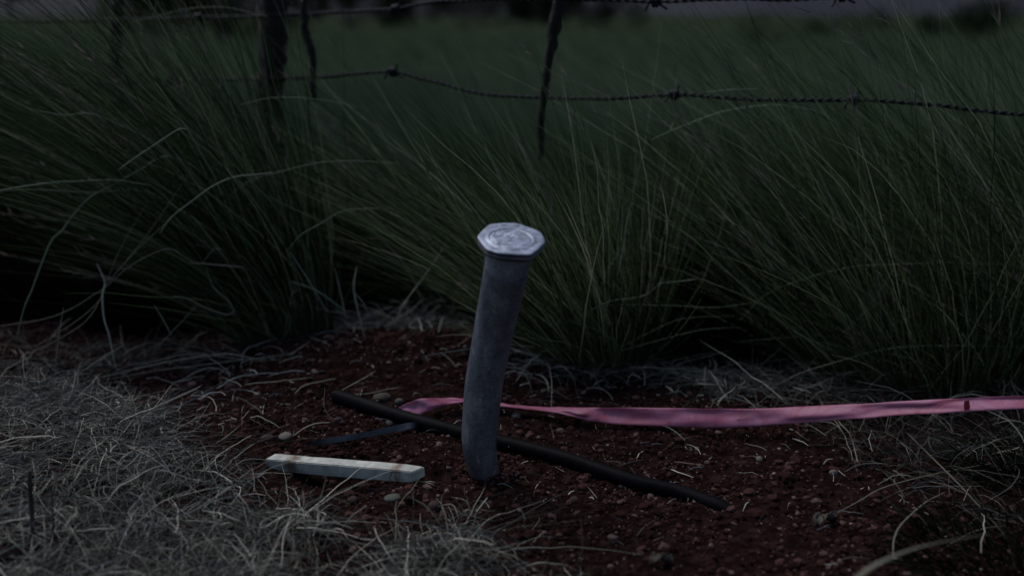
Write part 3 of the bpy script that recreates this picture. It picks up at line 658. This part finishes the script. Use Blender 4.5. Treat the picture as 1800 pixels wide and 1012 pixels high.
stems(tB, [
 ([(1060, 560), (1080, 500), (1095, 440), (1100, 400), (1108, 360)], 3, 1.68, 1.7, .8), ([(1050, 600), (1058, 500), (1090, 430), (1095, 330)], 2.6, 1.7, 1.74, .7),
 ([(1010, 560), (1070, 530), (1130, 520), (1160, 498)], 2.6, 1.68, 1.68, .9), ([(1080, 620), (1150, 600), (1230, 580), (1300, 575)], 2.6, 1.68, 1.7, .5),
 ([(1155, 498), (1205, 493), (1225, 490)], 3, 1.7, 1.7, .9), ([(1085, 535), (1180, 537), (1260, 540), (1330, 530)], 2.6, 1.68, 1.7, .6),
 ([(1090, 610), (1140, 585), (1200, 560), (1290, 555)], 2.4, 1.68, 1.7, .5), ([(1138, 410), (1170, 428), (1205, 440)], 3, 1.75, 1.75, .5)], 'gstalk')
stems(tE, [([(700, 545), (735, 500), (770, 450), (789, 418)], 4.2, 1.78, 1.78, .8), ([(755, 560), (720, 480), (690, 440), (650, 400)], 2.4, 1.8, 1.82, .4),
 ([(640, 590), (628, 540), (622, 505), (627, 468)], 4, 1.78, 1.78, .7), ([(608, 560), (600, 520), (588, 470)], 3.4, 1.78, 1.78, .5), ([(620, 510), (640, 535), (650, 560)], 3, 1.78, 1.78, .6)])

# ------------------------------------------------------------------ field of grass behind the fence (uncountable)
def field(name, k, y0, y1, Lr, wr, segs=6, cm=.45, lean=-.5, bend=-.2, mat_='field', pw=1.0, clump=.5):
    u = rng.random(k) ** pw; y = y0 + (y1 - y0) * u; x = (rng.random(k) * 2 - 1) * (.62 * y + .35)
    if clump:
        m_ = rng.random(k) < np.clip(.5 + clump * 2.2 * vnoise(x, y, .30 + .03 * y.mean(), 9), .06, 1); x, y = x[m_], y[m_]; k = len(x)
    b_ = np.stack([x, y, hgt(x, y) - .01], 1)
    d = unit(np.array([lean, 0, 1.0]) * rng.uniform(.6, 1.4, (k, 1)) * np.array([1, 1, 0]) + np.array([0, 0, 1.]) + rng.normal(0, .16, (k, 3)))
    be = np.array([bend, 0, -.06]) * rng.uniform(.3, 1.6, (k, 1)) + rng.normal(0, .05, (k, 3))
    V, Q, C = ribbons(b_, d, be, rng.uniform(*Lr, k), rng.uniform(*wr, k), segs, np.clip(rng.normal(cm, .2, k), 0, 1))
    return tag(np_mesh(name, V, Q, M[mat_], col=C), kind='stuff')
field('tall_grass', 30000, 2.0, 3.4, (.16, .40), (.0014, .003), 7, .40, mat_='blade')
field('tall_grass', 36000, 3.2, 7.5, (.22, .45), (.003, .007), 5, .6)
field('tall_grass', 34000, 7.0, 60, (.25, .42), (.012, .03), 3, .42, pw=1.6, clump=.6)

# ------------------------------------------------------------------ dry grass mats and litter
def curly(name, poly, k, Lr, wr, zr, region, cm=.5, up=.35, kink=.05, edge=None, dens=None):
    x, y = scatter(int(k * 6), *region); P3 = np.stack([x, y, np.zeros_like(x)], 1); a, b_ = proj(P3); m_ = inpoly(a + 26 * vnoise(x, y, .05, 3) * 2, b_ + 22 * vnoise(x, y, .05, 5) * 2, poly)
    m_ &= rng.random(len(x)) < np.clip(.5 + 1.9 * vnoise(x, y, .055, 11), .03, 1)
    x, y = x[m_][:k], y[m_][:k]; k = len(x)
    z = hgt(x, y) + rng.uniform(*zr, k) * rng.random(k)
    th_ = rng.random(k) * 2 * pi; d = unit(np.stack([np.cos(th_), np.sin(th_), np.abs(rng.normal(up, .35, k))], 1))
    be = np.stack([rng.normal(0, .35, k), rng.normal(0, .35, k), -np.abs(rng.normal(.45, .25, k))], 1)
    V, Q, C = ribbons(np.stack([x, y, z], 1), d, be, rng.uniform(*Lr, k), rng.uniform(*wr, k), 8, np.clip(rng.normal(cm, .30, k), 0, 1), kink=kink * .55, tipw=.35)
    # keep above the ground
    g = hgt(V[:, 0], V[:, 1]) - .002; V[:, 2] = np.maximum(V[:, 2], g)
    return tag(np_mesh(name, V, Q, M['straw'], col=C), kind='stuff')
matpoly = [(-400, 665), (0, 682), (90, 698), (180, 704), (240, 750), (300, 808), (350, 852), (410, 890), (480, 893), (560, 925), (640, 950), (700, 962), (790, 950), (850, 945), (930, 985), (1000, 1005), (1030, 1100), (-400, 1200)]
curly('dry_grass', matpoly, 21000, (.025, .10), (.0005, .0013), (0, .03), (-1.35, .35, .82, 1.75), .45)
curly('dry_grass', [(540, 560), (640, 540), (760, 560), (830, 590), (830, 640), (760, 610), (690, 590), (620, 592), (560, 590)], 1300, (.03, .09), (.0007, .0014), (0, .02), (-.6, .0, 1.6, 2.1), .38)
curly('dry_grass', [(890, 625), (1000, 625), (1100, 630), (1200, 650), (1330, 640), (1420, 680), (1460, 720), (1300, 715), (1220, 690), (1120, 665), (960, 672), (900, 660)], 1900, (.03, .10), (.0007, .0015), (0, .015), (-.1, .8, 1.4, 1.95), .33)
curly('dry_grass', [(1230, 655), (1340, 630), (1440, 660), (1600, 700), (1900, 720), (1950, 1000), (1700, 900), (1560, 830), (1440, 770), (1360, 725)], 2300, (.04, .13), (.0006, .0013), (0, .03), (.2, 1.3, 1.1, 1.85), .2, up=.5)
curly('dry_grass', [(0, 600), (300, 600), (520, 590), (560, 615), (400, 650), (200, 672), (60, 660), (-100, 650)], 1100, (.03, .11), (.0007, .0015), (0, .015), (-1.2, -.3, 1.45, 1.95), .25)
curly('dry_grass', [(560, 600), (575, 540), (640, 530), (690, 560), (760, 600), (800, 640), (700, 625), (640, 600)], 420, (.04, .12), (.0012, .0028), (0, .01), (-.45, .0, 1.6, 2.0), .5, up=.8)
curly('dry_grass', [(880, 640), (1000, 622), (1100, 640), (1200, 655), (1290, 660), (1290, 712), (1200, 700), (1080, 668), (960, 690), (890, 690)], 330, (.04, .13), (.0014, .0032), (0, .01), (-.1, .5, 1.4, 1.95), .5, up=.3)
curly('dry_grass', [(180, 690), (260, 715), (400, 640), (520, 640), (560, 700), (400, 800), (330, 800)], 160, (.03, .09), (.0009, .0018), (0, .008), (-.9, -.1, 1.2, 1.9), .65, up=.35)
curly('straw_litter', [(200, 640), (560, 600), (830, 620), (1200, 660), (1500, 760), (1650, 880), (1700, 1100), (900, 1100), (400, 900), (200, 700)], 650, (.008, .04), (.0006, .0014), (0, .006), (-.8, 1.0, .9, 1.9), .75, up=.15)

# ------------------------------------------------------------------ single dry stalks on the soil
def single(name, lab, cat, pl, wpx, dz=.008, mname='stalk', cv=.6, grp=None, lift=None, sides=6):
    q = []
    for i, (a, b_) in enumerate(pl): q.append(GH(a, b_, dz if lift is None else lift[i]))
    if lift is not None: # upright ones: share the foot's distance
        Y0 = q[0][1]; q = [P(a, b_, Y0) for a, b_ in pl]
    q = smooth_path(q, 6); t = np.linspace(0, 1, len(q)); rad = wpx / F * 1.35 * .36 * (.35 + .65 * np.sin(pi * np.clip(t * .9 + .05, 0, 1)) ** .6)
    V, Q = tube(q, rad, sides, flat=.6); C = np.zeros((len(V), 3)); C[:, 0] = cv
    o = np_mesh(name, V - q[0], Q, M[mname], col=C); o.location = q[0]; return tag(o, lab, cat, grp)
g = 'loose dry stalks on the soil'
single('dry_stalk', 'pale arching dry stalk on soil above the end of the black hose', 'stalk', [(518, 692), (530, 680), (545, 674), (565, 670), (590, 665)], 3.2, .01, grp=g)
single('dry_stalk', 'thin dry stalk leaning over the upper end of the black hose', 'stalk', [(600, 686), (620, 675), (640, 664), (660, 652)], 2.8, .02, grp=g)
single('dry_stalk', 'pair-like straw with split end just behind the black hose', 'stalk', [(625, 694), (655, 690), (680, 684), (700, 681)], 3.2, .02, cv=.4, grp=g)
single('dry_stalk', 'crooked upright straw left of the black hose end', 'stalk', [(582, 736), (570, 716), (570, 700), (571, 680)], 3, grp=g, lift=[0] * 4)
single('dry_stalk', 'forked straw lying just above the blue-grey strip', 'stalk', [(515, 766), (535, 752), (555, 744), (580, 742)], 3.6, .012, grp=g)
single('dry_stalk', 'straight pale straw standing at the left edge of the soil', 'stalk', [(340, 757), (352, 735), (370, 706)], 4.5, grp=g, lift=[0] * 3)
single('dry_stalk', 'slanting straw with knob tip left of the white stick', 'stalk', [(378, 780), (400, 765), (421, 749)], 3.4, grp=g, lift=[0] * 3)
single('dry_stalk', 'thin curled straw rising below the left of the white stick', 'stalk', [(386, 875), (380, 850), (370, 830), (364, 802)], 3.2, cv=.9, grp=g, lift=[0] * 4)
single('dry_stalk', 'straight straw leaning right in front of the white stick end', 'stalk', [(690, 905), (712, 872), (724, 860), (742, 832)], 3, grp=g, lift=[0] * 4)
single('dry_stalk', 'short bright straw in front of the pipe foot', 'stalk', [(832, 908), (843, 892), (857, 874)], 4.5, cv=1, grp=g, lift=[0] * 3)
single('dry_stalk', 'long straw leaning right among matted dry grass', 'stalk', [(600, 928), (620, 905), (645, 888)], 3, grp=g, lift=[0] * 3)
single('dry_stalk', 'straw reaching up beneath the middle of the white stick', 'stalk', [(545, 915), (560, 885), (568, 860), (574, 835)], 3.4, grp=g, lift=[0] * 4)
single('dry_stalk', 'long green-grey stalk lying from soil into the grass at lower right', 'stalk', [(1471, 901), (1510, 880), (1549, 858), (1607, 841), (1680, 825), (1742, 814)], 3.4, .02, cv=.2, grp=g)
single('dry_stalk', 'thick pale stalk slanting down through dry grass at right', 'stalk', [(1595, 761), (1645, 810), (1690, 855), (1723, 891)], 5, .03, cv=.05, grp=g)
single('dry_stalk', 'wavy dry stalk rising near the bottom at lower right', 'stalk', [(1570, 976), (1572, 945), (1587, 918), (1626, 883), (1660, 865)], 4, .02, cv=.2, grp=g)
single('dry_stalk', 'white bent straw on soil beyond the pink tape tussock', 'stalk', [(1462, 720), (1478, 745), (1495, 765), (1508, 812)], 4, .02, cv=.3, grp=g)
single('dry_stalk', 'short thick pale stalk rising behind the pink tape', 'stalk', [(1118, 648), (1128, 628), (1146, 603)], 5, cv=.8, grp=g, lift=[0] * 3)
single('dry_stalk', 'thin green-grey straw crossing in front of the pink tape left of its red patch', 'stalk', [(1600, 775), (1640, 735), (1668, 705), (1672, 670)], 2.6, cv=.2, grp=g, lift=[0] * 4)
single('dry_stalk', 'dark thin straw crossing in front of the pink tape at the right edge', 'stalk', [(1790, 752), (1772, 720), (1762, 700), (1755, 672)], 3, cv=.0, grp=g, lift=[0] * 4)
single('dry_stalk', 'fine straw slanting across the middle of the pink tape', 'stalk', [(1267, 768), (1300, 735), (1345, 700), (1360, 690)], 2, cv=.1, grp=g, lift=[0] * 4)
single('dark_twig', 'black upright twig in the dry grass at lower left corner', 'twig', [(50, 965), (57, 930), (55, 890), (52, 850), (52, 828)], 11, mname='dark_twig', lift=[0] * 5)
single('dark_twig', 'thin dark twig right of the black upright one at lower left', 'twig', [(92, 975), (94, 930), (92, 890), (91, 862)], 4, mname='dark_twig', lift=[0] * 4)
single('dry_stalk', 'pale upright straw beside the dark twigs at lower left', 'stalk', [(78, 925), (88, 885), (95, 858), (100, 832)], 5, cv=.2, grp=g, lift=[0] * 4)
single('dry_stalk', 'thin pale vertical straw in the dry grass near the left edge', 'stalk', [(68, 838), (69, 810), (66, 790), (64, 775)], 3.4, cv=.3, grp=g, lift=[0] * 4)

def leaf(lab, px, py, L, W, ang_, curl, tiltz, dz=.006):
    L *= .8; W *= .7; nU, nV = 14, 6; V = []
    for i in range(nU + 1):
        t = i / nU; wv = W * math.sin(pi * (t * .9 + .06)) ** .7
        for j in range(nV + 1):
            s = j / nV * 2 - 1
            V.append((L * (t - .5), wv * s * (1 - .2 * abs(s)), curl * s * s * W + curl * 1.2 * W * math.sin(t * 5 + s) + tiltz * L * t + .30 * W * math.sin(11 * t + 5 * s) + .2 * W * rng.normal()))
    V = np.array(V); c, s_ = cos(ang_), sin(ang_); x_ = V[:, 0] * c - V[:, 1] * s_; y_ = V[:, 0] * s_ + V[:, 1] * c; V[:, 0] = x_; V[:, 1] = y_
    i0 = (np.arange(nU) * (nV + 1))[:, None] + np.arange(nV)[None, :]; Q = np.stack([i0, i0 + 1, i0 + nV + 2, i0 + nV + 1], axis=2).reshape(-1, 4)
    o = np_mesh('dry_leaf', V, Q, M['leafdry']); o.location = GH(px, py, dz); md_ = o.modifiers.new('t', 'SOLIDIFY'); md_.thickness = .0005
    return tag(o, lab, 'dry leaf', 'withered leaves')
leaf('curled upright withered leaf at the foot of the tussock behind pink tape', 1052, 662, .060, .012, .9, .5, .55)
leaf('narrow curled withered leaf left of the upright one', 1036, 655, .04, .007, 1.3, .6, .5)
leaf('crumpled greyish leaf on the soil at lower right', 1450, 915, .045, .012, .5, .5, .1)
leaf('pale crumpled leaf on soil at the bottom edge', 1162, 988, .035, .010, .2, .6, .15)
leaf('flat withered leaf at the right edge of the bare soil behind tape', 1245, 668, .035, .009, -.4, .3, .1)
leaf('pale flake-like leaf at lower left of the soil in the straw', 962, 690, .03, .007, -.5, .3, .1)

# pale blurred blade close to the lens at the lower right
fb = [P(1470, 1050, .80), P(1520, 1004, .80), P(1575, 975, .82), P(1640, 955, .86), P(1740, 938, .92)]
q = smooth_path(fb, 6); rad = np.interp(np.linspace(0, 1, len(q)), [0, .3, .7, 1], [.004, .0042, .0022, .0006])
V, Q = tube(q, rad, 8, flat=.25); C = np.zeros((len(V), 3)); C[:, 0] = .1
o = np_mesh('dry_stalk', V - q[0], Q, M['stalk'], col=C); o.location = q[0]; tag(o, 'broad pale out-of-focus stalk close up at the lower right bottom edge', 'stalk')

# ------------------------------------------------------------------ bushes and trees beyond the field
def bush(name, lab, cat, px, pyb, Y, wdt, hgt_, k, leaf_s, grp='bushes beyond the field', trunk=True, rv0=.4):
    xw = P(px, pyb, Y)[0]; z0 = float(hgt(np.array([xw]), np.array([Y]))[0])
    o = empty(name, (xw, Y, z0), lab, cat, grp)
    nc = 9; cx = rng.uniform(-.5, .5, nc) * wdt * .75; cz = rng.uniform(.3, .8, nc) * hgt_; cy = rng.uniform(-.3, .3, nc) * wdt; cr = rng.uniform(.2, .34, nc) * min(wdt, hgt_ * 1.3)
    i = rng.integers(0, nc, k); d = unit(rng.normal(0, 1, (k, 3))); rr_ = cr[i] * rng.random(k) ** .4
    p = np.stack([cx[i], cy[i], cz[i]], 1) + d * rr_[:, None]; p[:, 2] = np.maximum(p[:, 2], .03)
    V, Q, C = ribbons(p, unit(d + rng.normal(0, .5, (k, 3))), rng.normal(0, .2, (k, 3)), rng.uniform(.7, 1.3, k) * leaf_s, np.full(k, leaf_s * .45), 2, np.clip(rng.normal(rv0, .25, k), 0, 1), belly=.6)
    np_mesh('crown', V, Q, M['bush'], o, col=C)
    if trunk:
        parts = []
        for j in range(4):
            e = np.array([cx[j], cy[j], cz[j]]); parts.append(tube(smooth_path([np.array([rng.normal(0, .02) * wdt, 0, -.05]), np.array([e[0] * .4, e[1] * .4, e[2] * .5]), e], 5), np.linspace(.035, .008, 11) * hgt_, 6))
        V, Q, _ = merge(parts); np_mesh('trunk', V, Q, M['trunk'], o)
bush('bush', 'darkest wide bush on the horizon at the top right corner', 'bush', 1752, 40, 30, 3.0, 1.1, 1900, .11, rv0=.3)
bush('bush', 'small dark round bush left of the corner bush on the horizon', 'bush', 1645, 40, 30, 1.5, .8, 900, .09, rv0=.35)
bush('bush', 'pale low bush on the horizon above the right barb', 'bush', 1515, 38, 34, 2.2, .8, 800, .1, rv0=.8)
bush('bush', 'small low bush on the horizon at upper right centre', 'bush', 1430, 42, 30, 1.6, .65, 650, .09, rv0=.8)
bush('bush', 'leaning grey-green shrub in the field at upper right', 'bush', 1330, 80, 14, .7, .55, 600, .05, rv0=.85)
bush('bush', 'dark bush just right of the centre stake on the horizon', 'bush', 1060, 26, 40, 3.4, 1.1, 2200, .12, rv0=.1)
bush('bush', 'low hedge-like dark bush between the wires on the horizon', 'bush', 820, 26, 44, 5.0, 1.4, 2600, .14, rv0=.2)
bush('tree', 'dark leafy tree behind the grass at the top left corner', 'tree', -60, 60, 5.2, 3.6, 3.6, 15000, .11, 'trees beyond the field', rv0=.2)
bush('tree', 'dark leafy tree behind the thick fence post at top left', 'tree', 400, 40, 24, 6, 3.6, 12000, .16, 'trees beyond the field', rv0=.2)

for lab_, px_, wd_, hh_ in (('dark tree mass on the horizon left of the thick post', 260, 6, 2.6), ('dark tree mass on the horizon right of the thick post', 620, 6, 2.1), ('dark tree mass on the horizon just left of the centre stake', 930, 5, 1.7)):
    bush('tree', lab_, 'tree', px_, 28, 46, wd_, hh_, 4200, .2, 'trees beyond the field', rv0=.12)
